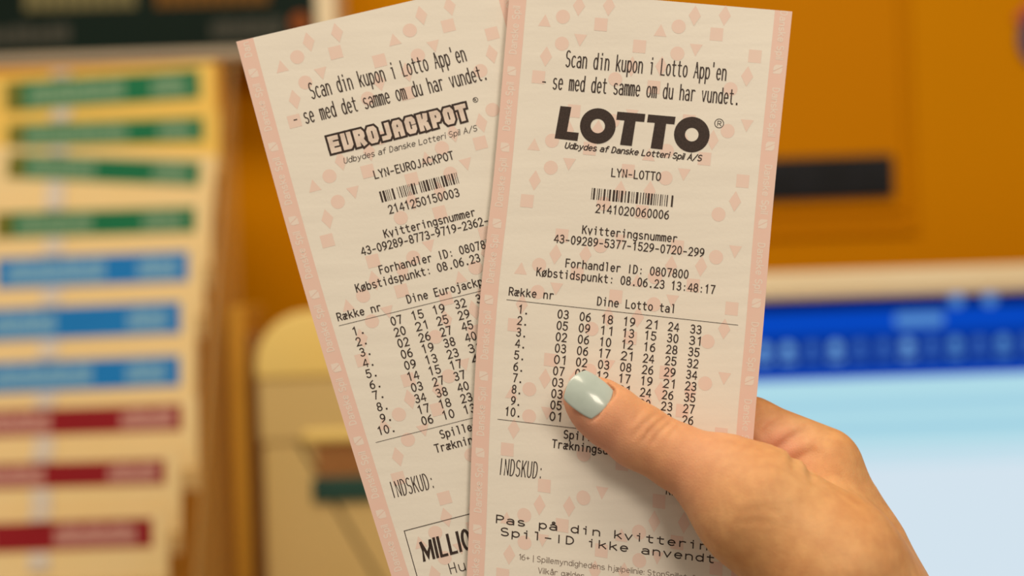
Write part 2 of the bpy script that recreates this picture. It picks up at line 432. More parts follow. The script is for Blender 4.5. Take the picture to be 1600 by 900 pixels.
G['9'] = [[(0.9, 0)] + arc(1.7, 3.4, 1.9, 2.6, -50, 0, 3) + arc(2, 4.2, 1.6, 1.8, 0, 360, 14)]
G['A'] = [[(0.1, 0), (2, 6), (3.9, 0)], [(0.8, 2.1), (3.2, 2.1)]]
G['C'] = [arc(2.2, 3, 1.9, 3, 45, 315)]
G['D'] = [[(0.5, 0), (0.5, 6), (1.6, 6)] + arc(1.6, 3, 2.1, 3, 80, -80) + [(1.6, 0), (0.5, 0)]]
G['E'] = [[(3.6, 6), (0.6, 6), (0.6, 0), (3.6, 0)], [(0.6, 3.2), (3.2, 3.2)]]
G['F'] = [[(3.7, 6), (0.6, 6), (0.6, 0)], [(0.6, 3.1), (3.2, 3.1)]]
G['H'] = [[(0.5, 0), (0.5, 6)], [(3.5, 0), (3.5, 6)], [(0.5, 3.1), (3.5, 3.1)]]
G['I'] = [[(2, 0), (2, 6)]]
G['J'] = [[(3.1, 6), (3.1, 1.6)] + arc(1.7, 1.6, 1.4, 1.6, -10, -150)]
G['K'] = [[(0.5, 0), (0.5, 6)], [(3.7, 6), (0.6, 2.5)], [(1.7, 3.7), (3.8, 0)]]
G['L'] = [[(0.6, 6), (0.6, 0), (3.7, 0)]]
G['M'] = [[(0.3, 0), (0.3, 6), (2, 2), (3.7, 6), (3.7, 0)]]
G['N'] = [[(0.4, 0), (0.4, 6), (3.6, 0), (3.6, 6)]]
G['O'] = [arc(2, 3, 1.8, 3, 0, 360, 16)]
G['P'] = [[(0.5, 0), (0.5, 6), (2, 6)] + arc(2, 4.4, 1.7, 1.6, 80, -80) + [(2, 2.8), (0.5, 2.8)]]
G['R'] = G['P'] + [[(2, 2.8), (3.8, 0)]]
G['S'] = [arc(2, 4.5, 1.6, 1.5, 40, 250) + arc(2, 1.55, 1.7, 1.55, 80, -145)]
G['T'] = [[(0.1, 6), (3.9, 6)], [(2, 6), (2, 0)]]
G['U'] = [[(0.4, 6), (0.4, 1.8)] + arc(2, 1.8, 1.6, 1.8, 190, 350) + [(3.6, 1.8), (3.6, 6)]]
G['V'] = [[(0.2, 6), (2, 0), (3.8, 6)]]
G['Y'] = [[(0.2, 6), (2, 2.9), (3.8, 6)], [(2, 2.9), (2, 0)]]
G['a'] = [[(0.7, 3.6)] + arc(2, 2.8, 1.5, 1.4, 120, 0) + [(3.5, 0)], arc(1.9, 1.2, 1.6, 1.2, 20, 340) + [(3.4, 0.9)], [(3.5, 2.4), (1.9, 2.4)]]
G['b'] = [[(0.5, 6), (0.5, 0)], arc(2.1, 2.1, 1.6, 2.1, 0, 360, 14)]
G['c'] = [arc(2.2, 2.1, 1.7, 2.1, 50, 310)]
G['d'] = [[(3.5, 6), (3.5, 0)], arc(1.9, 2.1, 1.6, 2.1, 0, 360, 14)]
G['e'] = [[(0.5, 2.2), (3.6, 2.2)] + arc(2.05, 2.1, 1.6, 2.1, 5, 315)]
G['f'] = [[(3.4, 5.9)] + arc(2.9, 4.8, 1.1, 1.2, 90, 180) + [(1.8, 0)], [(0.6, 4), (3.2, 4)]]
G['g'] = [[(3.5, 4.2), (3.5, -0.4)] + arc(2, -0.4, 1.5, 1.4, -10, -150), arc(1.9, 2.2, 1.6, 2, 0, 360, 14)]
G['h'] = [[(0.5, 6), (0.5, 0)], [(0.5, 2.6)] + arc(2, 2.7, 1.5, 1.5, 150, 0) + [(3.5, 0)]]
G['i'] = [[(1, 4.2), (2.1, 4.2), (2.1, 0)], [(2.1, 5.5), (2.1, 6.1)]]
G['j'] = [[(1.4, 4.2), (2.6, 4.2), (2.6, -0.6)] + arc(1.4, -0.6, 1.2, 1.2, -10, -130), [(2.6, 5.5), (2.6, 6.1)]]
G['k'] = [[(0.6, 6), (0.6, 0)], [(3.4, 4.2), (0.7, 1.8)], [(1.6, 2.6), (3.7, 0)]]
G['l'] = [[(1, 6), (2.1, 6), (2.1, 0)]]
G['m'] = [[(0.2, 4.2), (0.2, 0)], [(0.2, 3)] + arc(1.1, 3.2, 0.9, 1.0, 140, 0) + [(2.0, 0)], [(2.0, 3)] + arc(2.9, 3.2, 0.9, 1.0, 140, 0) + [(3.8, 0)]]
G['n'] = [[(0.5, 4.2), (0.5, 0)], [(0.5, 2.6)] + arc(2, 2.7, 1.5, 1.5, 150, 0) + [(3.5, 0)]]
G['o'] = [arc(2, 2.1, 1.65, 2.1, 0, 360, 14)]
G['p'] = [[(0.5, 4.2), (0.5, -1.8)], arc(2.1, 2.1, 1.6, 2.1, 0, 360, 14)]
G['r'] = [[(0.9, 4.2), (0.9, 0)], [(0.9, 2.4)] + arc(2.5, 2.7, 1.6, 1.5, 150, 50)]
G['s'] = [arc(2, 3.15, 1.4, 1.05, 45, 250) + arc(2, 1.05, 1.5, 1.05, 80, -150)]
G['t'] = [[(1.6, 5.6), (1.6, 1.2)] + arc(2.7, 1.2, 1.1, 1.2, 190, 300), [(0.4, 4.1), (3.3, 4.1)]]
G['u'] = [[(0.5, 4.2), (0.5, 1.5)] + arc(2, 1.5, 1.5, 1.5, 190, 330) + [(3.5, 1.7)], [(3.5, 4.2), (3.5, 0)]]
G['v'] = [[(0.4, 4.2), (2, 0), (3.6, 4.2)]]
G['y'] = [[(0.4, 4.2), (2.1, 0.1)], [(3.6, 4.2), (1.6, -1.0), (0.5, -1.7)]]
G['æ'] = [[(0.4, 3.7)] + arc(1.2, 3.1, 0.9, 1.1, 110, 0) + [(2.1, 0.6)], arc(1.2, 1.1, 1.0, 1.1, 30, 330), [(2.1, 2.3), (3.9, 2.3)] + arc(3.0, 2.1, 0.9, 2.1, 5, 300)]
G['ø'] = G['o'] + [[(0.3, -0.3), (3.7, 4.5)]]
G['å'] = G['a'] + [arc(2, 5.6, 0.6, 0.7, 0, 360, 10)]
G['-'] = [[(0.7, 2.4), (3.3, 2.4)]]
G['.'] = [[(1.65, 0.0), (2.35, 0.0)], [(1.65, 0.45), (2.35, 0.45)]]
G[':'] = [[(2, 0.2), (2, 0.7)], [(2, 3.3), (2, 3.8)]]
G["'"] = [[(2, 4.7), (2, 6.3)]]
G['/'] = [[(0.4, -0.6), (3.6, 6.4)]]
G['+'] = [[(0.5, 2.6), (3.5, 2.6)], [(2, 1.1), (2, 4.1)]]
G['|'] = [[(2, -1), (2, 6.4)]]
G[' '] = []
G_PROP = {'M': [[(0.3, 0), (0.3, 6), (2.9, 1.2), (5.5, 6), (5.5, 0)]], 'i': [[(2, 4.2), (2, 0)], [(2, 5.5), (2, 6.1)]], 'l': [[(2, 6), (2, 0)]], 'j': [[(2.6, 4.2), (2.6, -0.6)] + arc(1.6, -0.6, 1.0, 1.2, -10, -110), [(2.6, 5.5), (2.6, 6.1)]]}

def strip_mesh(pts, hw, closed=False, square=False):
    """flat ribbon of half width hw along pts -> verts, quads"""
    p = [np.array(q, float) for q in pts]
    q = [p[0]]
    for a in p[1:]:
        if np.linalg.norm(a - q[-1]) > 1e-4: q.append(a)
    p = q
    if len(p) < 2: return [], []
    if np.linalg.norm(p[0] - p[-1]) < 1e-3 and len(p) > 3: closed = True; p = p[:-1]
    n = len(p)
    if not closed:
        e = p[1] - p[0]; p[0] = p[0] - e / np.linalg.norm(e) * hw * (1 if square else 0.7)
        e = p[-1] - p[-2]; p[-1] = p[-1] + e / np.linalg.norm(e) * hw * (1 if square else 0.7)
    V = []
    for i in range(n):
        if closed: a, c = p[i] - p[i - 1], p[(i + 1) % n] - p[i]
        else: a = p[i] - p[i - 1] if i else p[1] - p[0]; c = p[i + 1] - p[i] if i < n - 1 else p[-1] - p[-2]
        n0 = np.array([-a[1], a[0]]) / np.linalg.norm(a); n1 = np.array([-c[1], c[0]]) / np.linalg.norm(c)
        m = n0 + n1; mm = np.dot(m, m)
        m = m * 2 / mm if mm > 0.35 else n1 * 1.0
        V += [p[i] + m * hw, p[i] - m * hw]
    Fc = []
    for i in range(n if closed else n - 1):
        j = (i + 1) % n
        Fc.append([2 * i, 2 * i + 1, 2 * j + 1, 2 * j])
    return V, Fc

def layout(text, prop=False, gap=1.3, space=2.6):
    """glyph strokes in font units -> list of polylines"""
    out = []; x = 0
    for ch in text:
        if ch == ' ':
            x += space if prop else 5; continue
        gl = G_PROP.get(ch, G[ch]) if prop else G[ch]
        xs = [q[0] for s in gl for q in s]
        off = x - (min(xs) if prop else 0)
        for s in gl: out.append([(q[0] + off, q[1]) for q in s])
        x += (max(xs) - min(xs) + gap) if prop else 5
    return out

class Ticket:
    """one paper slip: rows of left/right edge points in photo pixels + depth function"""
    def __init__(s, rows, depth, up):
        s.rows = rows; s.depth = depth; s.up = np.array(up, float) / np.hypot(*up)
        L = [np.array(r[0], float) for r in rows]
        s.vk = [0.0]
        for i in range(1, len(L)): s.vk.append(s.vk[-1] + np.linalg.norm(L[i] - L[i - 1]))
    def edge(s, k, v):
        pts = [np.array(r[k], float) for r in s.rows]; t = s.vk
        i = max(0, min(len(t) - 2, int(np.searchsorted(t, v) - 1)))
        f = (v - t[i]) / (t[i + 1] - t[i])
        def tan(j):
            if j == 0: return (pts[1] - pts[0]) / (t[1] - t[0])
            if j == len(t) - 1: return (pts[-1] - pts[-2]) / (t[-1] - t[-2])
            return (pts[j + 1] - pts[j - 1]) / (t[j + 1] - t[j - 1])
        h = t[i + 1] - t[i]
        return (2 * f**3 - 3 * f**2 + 1) * pts[i] + (f**3 - 2 * f**2 + f) * h * tan(i) + (-2 * f**3 + 3 * f**2) * pts[i + 1] + (f**3 - f**2) * h * tan(i + 1)
    def px(s, u, v):
        a = s.edge(0, v); c = s.edge(1, v)
        return a + (c - a) * (u / 441.0)
    def lift(s, pts, off):
        pts = np.array(pts, float)
        d = s.depth(pts[:, 0], pts[:, 1]) - off
        return P_np(pts[:, 0], pts[:, 1], d / 1000.0)

class Ink:
    def __init__(s, tk): s.t = tk; s.v = []; s.f = []; s.o = []; s.n = 0
    def add(s, V, Fc):
        n = len(s.v); s.o += [(s.n % 6) * 0.004] * len(V); s.n += 1; s.v += [np.asarray(q, float) for q in V]; s.f += [[i + n for i in f] for f in Fc]; return s
    def stroke(s, pts, hw, square=False): return s.add(*strip_mesh(pts, hw, square=square))
    def text(s, text, p0, p1, h, hw, prop=False, shear=0.0, up=None, gap=1.3, vert_hw=None):
        st = layout(text, prop, gap)
        xs = [q[0] for l in st for q in l]; x0, x1 = min(xs), max(xs)
        p0 = np.array(p0, float); p1 = np.array(p1, float)
        ex = (p1 - p0) / (x1 - x0); upv = np.array(up, float) / np.hypot(*up) if up is not None else s.t.up
        ey = upv * (h / 6.0) + ex / np.linalg.norm(ex) * shear * h / 6.0
        for l in st:
            s.stroke([p0 + ex * (q[0] - x0) + ey * q[1] for q in l], hw)
        return s
    def poly(s, pts): return s.add(pts, [list(range(len(pts)))])
    def line(s, p0, p1, hw):
        p0 = np.array(p0, float); p1 = np.array(p1, float); n = max(2, int(np.linalg.norm(p1 - p0) / 14))
        return s.stroke([p0 + (p1 - p0) * i / n for i in range(n + 1)], hw)
    def build(s, name, mat, parent, off=0.06):
        # faces seen from the camera: make them all wind the same way
        pts = np.array(s.v)
        Fc = []
        for f in s.f:
            a = 0.0
            for i in range(len(f)):
                q, r = pts[f[i]], pts[f[(i + 1) % len(f)]]; a += q[0] * r[1] - r[0] * q[1]
            Fc.append(f if a < 0 else f[::-1])
        return mesh_obj(name, s.t.lift(pts, off + np.array(s.o)), Fc, mat, parent)

# ------------------------------------------------------------------ ticket materials
def paper_material():
    m = bpy.data.materials.new('thermal_paper'); m.use_nodes = True
    nt = m.node_tree; b = nt.nodes['Principled BSDF']
    tc = nt.nodes.new('ShaderNodeTexCoord')
    n = nt.nodes.new('ShaderNodeTexNoise'); n.inputs['Scale'].default_value = 60; n.inputs['Detail'].default_value = 6
    mp = nt.nodes.new('ShaderNodeMapping'); mp.inputs['Scale'].default_value = (0.5, 1, 6)
    nt.links.new(tc.outputs['Object'], mp.inputs[0]); nt.links.new(mp.outputs[0], n.inputs['Vector'])
    r = nt.nodes.new('ShaderNodeValToRGB')
    r.color_ramp.elements[0].color = (0.79, 0.735, 0.655, 1); r.color_ramp.elements[1].color = (0.84, 0.785, 0.70, 1)
    r.color_ramp.elements[0].position = 0.3; r.color_ramp.elements[1].position = 0.7
    nt.links.new(n.outputs['Fac'], r.inputs[0]); nt.links.new(r.outputs[0], b.inputs['Base Color'])
    b.inputs['Roughness'].default_value = 0.5; b.inputs['Specular IOR Level'].default_value = 0.35
    n2 = nt.nodes.new('ShaderNodeTexNoise'); n2.inputs['Scale'].default_value = 900
    nt.links.new(tc.outputs['Object'], n2.inputs['Vector'])
    bp = nt.nodes.new('ShaderNodeBump'); bp.inputs['Strength'].default_value = 0.06; bp.inputs['Distance'].default_value = 0.0005
    nt.links.new(n2.outputs['Fac'], bp.inputs['Height']); nt.links.new(bp.outputs[0], b.inputs['Normal'])
    return m
M_paper = paper_material()
M_ink = material('thermal_ink', (0.030, 0.018, 0.014, 1), 0.6, 0.3, (0.05, 0.03, 0.024, 1), scale=2500)
M_inkfaint = material('faint_thermal_ink', (0.16, 0.11, 0.085, 1), 0.6, 0.3, (0.20, 0.14, 0.11, 1), scale=2000)
M_pink = material('pink_band_print', (0.81, 0.555, 0.475, 1), 0.5, 0.35, (0.80, 0.57, 0.485, 1), scale=150)
M_shape = material('pink_shape_print', (0.815, 0.615, 0.535, 1), 0.5, 0.35, (0.81, 0.63, 0.545, 1), scale=250)
M_band_white = material('pale_band_print', (0.81, 0.70, 0.615, 1), 0.5, 0.35, (0.815, 0.68, 0.60, 1), scale=300)
def dotted():
    m = bpy.data.materials.new('halftone_letter_print'); m.use_nodes = True
    nt = m.node_tree; b = nt.nodes['Principled BSDF']
    tc = nt.nodes.new('ShaderNodeTexCoord'); v = nt.nodes.new('ShaderNodeTexVoronoi'); v.inputs['Scale'].default_value = 2300
    v.inputs['Randomness'].default_value = 0.1
    nt.links.new(tc.outputs['Object'], v.inputs['Vector'])
    r = nt.nodes.new('ShaderNodeValToRGB')
    r.color_ramp.elements[0].color = (0.42, 0.31, 0.26, 1); r.color_ramp.elements[1].color = (0.79, 0.66, 0.57, 1)
    r.color_ramp.elements[0].position = 0.12; r.color_ramp.elements[1].position = 0.42
    nt.links.new(v.outputs['Distance'], r.inputs[0]); nt.links.new(r.outputs[0], b.inputs['Base Color'])
    b.inputs['Roughness'].default_value = 0.55
    return m
M_half = dotted()

# ------------------------------------------------------------------ the two tickets: surface
def depth_front(x, y):
    x = np.asarray(x, float); y = np.asarray(y, float)
    return 402.2 - 4.0 * (y - 450) / 450 + 2.2 * ((x - 980) / 220) ** 2 * np.clip((560 - y) / 560, 0, 1) ** 1.5
def depth_back(x, y):
    x = np.asarray(x, float); y = np.asarray(y, float)
    return 404.8 - 4.0 * (y - 450) / 450 + 2.4 * np.clip((600 - y) / 600, 0, 1.2) ** 1.4 + 1.8 * ((x - 760) / 300) ** 2 * (x < 760)
ROWS_F = [((797, -19), (1238, 18)), ((772, 269), (1209, 309)), ((750.5, 463.5), (1192.5, 511)), ((739, 651), (1176, 702)),
          ((733, 818), (1170, 885)), ((728, 930), (1164, 1002)), ((725, 1000), (1160, 1075))]
ROWS_B = [((369, 65), (798, -35)), ((420, 255), (848, 148)), ((481, 473), (909, 366)), ((545, 685), (972, 576)),
          ((611, 898), (1036, 785)), ((645, 1000), (1069, 885))]
TF = Ticket(ROWS_F, depth_front, (0.095, -1))
TB = Ticket(ROWS_B, depth_back, (-0.275, -0.96))

PATTERN = [('t', -27.5, 8.4), ('c', 0, 0), ('d', 23.4, -19), ('d', 70, -23), ('s', 60, 7), ('v', 30, 34), ('c', 2, 42), ('d', -21, 64),
           ('s', -30, 97), ('s', 123, 36), ('c', 90, 90), ('c', 92, 155), ('v', 121, 144), ('d', 114, 68), ('s', 30, 145)]
def build_ticket(tk, name, label, voff, band_left, band_right):
    vmax = tk.vk[-1]
    base = P_np(*[np.array([q]) for q in tk.px(220, vmax)], np.array([tk.depth(*tk.px(220, vmax)) / 1000]))[0]
    root = empty(name, Vector(base), label, 'lottery ticket', 'lottery tickets in the hand')
    # paper sheet with 0.08 mm thickness
    nu, nv = 56, 110
    pts = np.array([tk.px(441 * i / nu, vmax * j / nv) for j in range(nv + 1) for i in range(nu + 1)])
    A = tk.lift(pts, 0.0); B = tk.lift(pts, -0.08)
    n = len(pts); Fc = []
    q = lambda i, j: j * (nu + 1) + i
    for j in range(nv):
        for i in range(nu):
            Fc.append([q(i, j), q(i, j + 1), q(i + 1, j + 1), q(i + 1, j)])
            Fc.append([n + q(i, j), n + q(i + 1, j), n + q(i + 1, j + 1), n + q(i, j + 1)])
    m = 2 * n
    for i in range(nu):
        Fc.append([m + q(i, 0), m + q(i + 1, 0), m + n + q(i + 1, 0), m + n + q(i, 0)]); Fc.append([m + q(i + 1, nv), m + q(i, nv), m + n + q(i, nv), m + n + q(i + 1, nv)])
    for j in range(nv):
        Fc.append([m + q(0, j + 1), m + q(0, j), m + n + q(0, j), m + n + q(0, j + 1)]); Fc.append([m + q(nu, j), m + q(nu, j + 1), m + n + q(nu, j + 1), m + n + q(nu, j)])
    used = sorted({i for f in Fc for i in f}); remap = {a: b_ for b_, a in enumerate(used)}
    mesh_obj('paper', np.vstack([A, B, A, B])[used], [[remap[i] for i in f] for f in Fc], M_paper, root, True)
    # pale geometric background print
    k = Ink(tk); sc = 1.0
    def put(u, v, shape): k.poly([tk.px(u + a, v + c) for a, c in shape])
    tri = [(-10, 9), (10, 9), (0, -10)]
    SH = {'t': tri, 'v': [(a, -c) for a, c in tri], 's': [(-10, -10), (10, -10), (10, 10), (-10, 10)], 'd': [(0, -16), (9.5, 0), (0, 16), (-9.5, 0)],
          'c': [(11 * math.cos(2 * math.pi * i / 20), 11 * math.sin(2 * math.pi * i / 20)) for i in range(20)]}
    done = []
    for r_ in range(-1, 6):
        for c_ in range(-1, 3):
            for sh, du, dv in PATTERN:
                u = 86 + 181 * c_ + du; v = voff + 194 * r_ + dv
                if 37 < u < 404 and 14 < v < vmax - 18 and all(math.hypot(u - a_, v - b_) > 20 for a_, b_ in done):
                    put(u, v, SH[sh]); done.append((u, v))
    o = k.build('background_print', M_shape, root, 0.025); o['label'] = 'pale pink circles, squares, diamonds and triangles'
    # side bands with running text
    for side, (u0, u1), (t0, icon, sgn) in (('l', (0, 27), band_left), ('r', (414, 441), band_right)):
        k = Ink(tk); nb = 90
        V = []
        for j in range(nb + 1): V += [tk.px(u0, vmax * j / nb), tk.px(u1, vmax * j / nb)]
        k.add(V, [[2 * j, 2 * j + 1, 2 * j + 3, 2 * j + 2] for j in range(nb)])
        band = k.build('side_band', M_pink, root, 0.025); band['label'] = 'pink side band'
        k = Ink(tk); uc = (u0 + u1) / 2
        for r_ in range(-1, 10):
            vs0 = t0 + 119.6 * r_                   # start of the word along v
            st = layout('Danske Spil', True, 1.5, 2.8)
            x1_ = max(q_[0] for l in st for q_ in l)
            for l in st:
                pl = []
                for a, c in l:
                    f = a / x1_ * 74
                    if sgn < 0: uu, vv = uc + 4.5 - c * 1.75, vs0 - f
                    else: uu, vv = uc - 4.5 + c * 1.75, vs0 + f
                    pl.append((uu, vv))
                if min(q_[1] for q_ in pl) > 0.5 and max(q_[1] for q_ in pl) < vmax: k.stroke([tk.px(*q_) for q_ in pl], 0.85)
            vi = icon + 119.6 * r_
            if 8 < vi < vmax - 8:
                leaf = [(-7, -7), (3, -7), (6, -5), (7, -2), (7, 7), (-3, 7), (-6, 5), (-7, 2)]
                if sgn > 0: leaf = [(-a, c) for a, c in leaf]
                for half in (0, 1):
                    # two halves either side of a thin slit
                    sg = 1 if half else -1
                    part = [(a, c) for a, c in leaf]
                    cl = []
                    for i in range(len(part)):
                        a0, a1 = np.array(part[i]), np.array(part[(i + 1) % len(part)])
                        nrm_ = np.array([0.5, 0.87]) * sg
                        d0, d1 = np.dot(a0, nrm_) - 0.55, np.dot(a1, nrm_) - 0.55
                        if d0 >= 0: cl.append(a0)
                        if d0 * d1 < 0: cl.append(a0 + (a1 - a0) * d0 / (d0 - d1))
                    k.poly([tk.px(uc + a, vi + c) for a, c in cl])
        k.build('band_text', M_band_white, band, 0.035)
    return root

front = build_ticket(TF, 'lottery_ticket', 'upright front ticket with heavy solid black logo, pinched under the thumb', 38, (102, 129, -1), (1.2, 91, 1))
back = build_ticket(TB, 'lottery_ticket', 'tilted rear ticket with outlined block logo, fanned out left behind the other', 45.5, (27, 54, -1), (0, 91, 1))

def line_text(tk, root, text, p0, p1, h=12.2, hw=0.9, mat=None, **kw):
    return Ink(tk).text(text, p0, p1, h, hw, **kw).build('printed_text', mat or M_ink, root)

# ------------------------------------------------------------------ print on the front ticket
def Z5(x, y): return (760 + x / 3.2, y / 3.2)
def Z6(x, y): return (760 + x / 3.333, 250 + y / 3.332)
def Z7(x, y): return (740 + x / 3.0, 440 + y / 3.0)
T = lambda *a, **k: line_text(TF, front, *a, **k)
T("Scan din kupon i Lotto App'en", (884, 104), (1133.4, 125.6), 25, 0.98)
T('- se med det samme om du har vundet.', (847, 137.5), (1151.5, 163.4), 24, 0.98)
k = Ink(TF)
k.poly([Z5(*q) for q in ((341, 692), (370, 530), (425, 535), (403, 658), (462, 664), (455, 705))])
for q in (((655, 558), (795, 570), (789, 610), (649, 599)), ((690, 602), (746, 607), (727, 730), (668, 724)),
          ((809, 572), (946, 584), (940, 622), (803, 611)), ((842, 614), (899, 619), (880, 748), (821, 741))):
    k.poly([Z5(*r) for r in q])
for cx, cy, ro, ri in ((557, 630, 89, 36), (1027, 673, 89, 34)):
    n = 40; V = []
    for i in range(n):
        a = 2 * math.pi * i / n
        V += [Z5(cx + ro * math.cos(a), cy + ro * math.sin(a)), Z5(cx + ri * math.cos(a), cy + ri * math.sin(a))]
    k.add(V, [[2 * i, 2 * i + 1, (2 * i + 3) % (2 * n), (2 * i + 2) % (2 * n)] for i in range(n)])
o = k.build('logo_lettering', M_ink, front); o['label'] = 'heavy solid black logo lettering'
def reg(tk, root, c, r, hw):
    k = Ink(tk)
    k.stroke([(c[0] + r * math.cos(2 * math.pi * i / 18), c[1] + r * math.sin(2 * math.pi * i / 18)) for i in range(19)], hw)
    k.text('R', (c[0] - r * 0.38, c[1] + r * 0.52), (c[0] + r * 0.42, c[1] + r * 0.56), r * 1.05, hw * 0.9)
    k.build('registered_mark', M_ink, root)
reg(TF, front, Z5(1164, 617), 7.0, 0.55)
T('Udbydes af Danske Lotteri Spil A/S', (882.5, 231.5), (1095, 251.5), 9.0, 0.86, prop=True, shear=0.22)
T('LYN-LOTTO', (955.6, 275.5), (1031.5, 282.2), 12.5)
def barcode(tk, root, p0, p1, h, seed):
    rnd = random.Random(seed); k = Ink(tk)
    p0 = np.array(p0, float); p1 = np.array(p1, float); L = np.linalg.norm(p1 - p0); e = (p1 - p0) / L
    x = 0.0; bars = []
    while x < L - 1.2:
        w_ = rnd.choice((0.9, 0.9, 1.3, 1.6, 2.8, 3.4)); bars.append((x, min(w_, L - x))); x += w_ + rnd.choice((1.7, 1.9, 2.2, 3.0))
        if rnd.random() < 0.05: x += 4.0
    for a, w_ in bars:
        q0 = p0 + e * a; q1 = p0 + e * (a + w_); dn = -tk.up * h
        k.poly([q0, q1, q1 + dn, q0 + dn])
    k.build('barcode', M_ink, root)
barcode(TF, front, (925, 293.5), (1052.5, 305.5), 18, 3)
T('2141020060006', (931, 331.8), (1044, 342.4), 12.8)
T('Kvitteringsnummer', (910, 364.6), (1057, 378.6), 12.2)
T('43-09289-5377-1529-0720-299', (866, 378.6), (1099, 401), 12.4)
T('Forhandler ID: 0807800', (884, 417.2), (1074.4, 435), 12.6)
T('Købstidspunkt: 08.06.23 13:48:17', (838.6, 430.6), (1116, 459), 12.6)
T('Række nr', (795.4, 461), (864, 467.4), 12)
T('Dine Lotto tal', (933.4, 476.6), (1051.6, 488.6), 12.6)
Ink(TF).line((791.7, 468.2), (1153, 508), 0.42).build('rule_line', M_ink, front)
lab = [(213, 148), (206, 200), (201, 255), (196, 307), (191, 362), (188, 416), (184, 469), (180, 522), (176, 576), (150, 627)]
rows = ['03 06 18 19 21 24 33', '05 09 11 13 15 30 31', '02 06 10 12 16 28 35', '03 06 17 21 24 25 32', '01 02 03 08 26 29 34',
        '07 09 12 17 19 21 23', '03 05 11 21 24 26 35', '03 08 09 14 20 23 27', '05 08 10 18 21 22 26', '01 04 13 15 20 28 30']
for i, (lb, rw) in enumerate(zip(lab, rows)):
    k = Ink(TF)
    x_end = 248 - 4.6 * i if i < 9 else 212
    a = Z7(*lb); c = Z7(x_end, lb[1] + (x_end - lb[0]) * 0.11)
    k.text('%d.' % (i + 1), a, c, 12.6, 0.9)
    for cix, s_ in enumerate(rw.split()):
        x = 393 + 103.7 * cix - 4.2 * i - 0.1 * cix * i; y = 170 + 11.7 * cix + 53.2 * i
        k.text(s_, Z7(x + 1.5, y), Z7(x + 49, y + 5.5), 12.7, 0.92)
    k.build('number_row', M_ink, front)
Ink(TF).line((777.7, 655), (1140, 697), 0.42).build('rule_line', M_ink, front)
T('Spilleuge', (881, 684.4), (958, 693), 12.2)
T('Trækningsdag', (862.5, 699), (966, 712), 12.2)
T('INDSKUD:', (781.7, 741.5), (844, 747.8), 25, 0.75)
T('Kr', (1041, 772), (1055, 774.5), 12, 0.85)
UPF = (0.05, -1)
T('Pas på din kvittering', (775.7, 816.7), (1121, 861.5), 11.8, 0.95, up=UPF)
T('Spil-ID ikke anvendt', (783, 836.3), (1114.6, 879.5), 11.8, 0.95, up=UPF)
T('16+ | Spillemyndighedens hjælpelinie: StopSpillet.dk', (811, 874.2), (1090, 908), 8.6, 0.42, M_inkfaint, prop=True, up=UPF)
T('Vilkår gælder', (841, 895.5), (912, 904), 8.6, 0.42, M_inkfaint, prop=True, up=UPF)

# ------------------------------------------------------------------ print on the rear ticket
T = lambda *a, **k: line_text(TB, back, *a, **k)
def Z3(x, y): return (480 + x / 3.2156, 440 + y / 3.214)
T("Scan din kupon i Lotto App'en", (488, 154.5), (729, 95), 25, 0.95)
T('- se med det samme om du har vundet.', (462, 197), (760, 123.8), 24, 0.95)
# block lettering: dark outline strokes under halftone strokes
BL = {'E': [[(1, 1), (0, 1), (0, 0), (1, 0)], [(0, .5), (.9, .5)]], 'U': [[(0, 1), (0, 0), (.75, 0), (1, .16), (1, 1)]],
      'R': [[(0, 0), (0, 1), (.8, 1), (1, .85), (1, .6), (.8, .46), (0, .46)], [(.55, .46), (1, 0)]], 'O': [[(.2, 1), (.8, 1), (1, .85), (1, .15), (.8, 0), (.2, 0), (0, .15), (0, .85), (.2, 1)]],
      'J': [[(1, 1), (1, .14), (.8, 0), (0.1, 0)]], 'A': [[(0, 0), (0, .84), (.2, 1), (.8, 1), (1, .84), (1, 0)], [(0, .42), (1, .42)]],
      'C': [[(1, .72), (1, .86), (.8, 1), (.2, 1), (0, .85), (0, .15), (.2, 0), (.8, 0), (1, .14), (1, .28)]], 'K': [[(0, 0), (0, 1)], [(1, 1), (.9, .7), (.35, .5), (.9, .3), (1, 0)]],
      'P': [[(0, 0), (0, 1), (.8, 1), (1, .85), (1, .58), (.8, .42), (0, .42)]], 'T': [[(-.05, 1), (1.05, 1)], [(.5, 1), (.5, 0)]]}
p0 = np.array((520.5, 235.6)); p1 = np.array((728.5, 184.5)); word = 'EUROJACKPOT'; cw = 9.5; ch_ = 19.5
e = (p1 - p0); L_ = np.linalg.norm(e); e = e / L_; adv = (L_ - cw) / (len(word) - 1)
strokes = []
for i, ch in enumerate(word):
    for l in BL[ch]: strokes.append([p0 + e * (adv * i + cw * a) + TB.up * ch_ * c for a, c in l])
k = Ink(TB)
for l in strokes: k.stroke(l, 7.0, square=True)
o = k.build('logo_outline', M_ink, back); o['label'] = 'dark outline of the block lettering'
k = Ink(TB)
for l in strokes: k.stroke(l, 3.6, square=True)
k.build('logo_lettering', M_half, o, 0.10)['label'] = 'pale halftone block letters'
reg(TB, back, (742.8, 156), 3.8, 0.45)
T('Udbydes af Danske Lotteri Spil A/S', (538, 255.6), (745.3, 204.2), 8.8, 0.5, prop=True, shear=0.2)
T('LYN-EUROJACKPOT', (586.6, 279), (709.4, 248.2), 12.4)
barcode(TB, back, (592, 299.5), (714.4, 269), 17.5, 5)
T('2141250150003', (609.4, 333.6), (718, 306.4), 12.6)
T('Kvitteringsnummer', (602, 371.3), (743, 336.8), 12.2)
T('43-09289-8773-9719-2362-', (566.4, 399), (763, 350), 12.4)
T('Forhandler ID: 0807800', (595, 427.8), (775.6, 383.6), 12.4)
T('Købstidspunkt: 08.06.23', (558, 456.6), (750.5, 408.3), 12.4)
T('Række nr', (529, 501.3), (595.7, 485), 12)
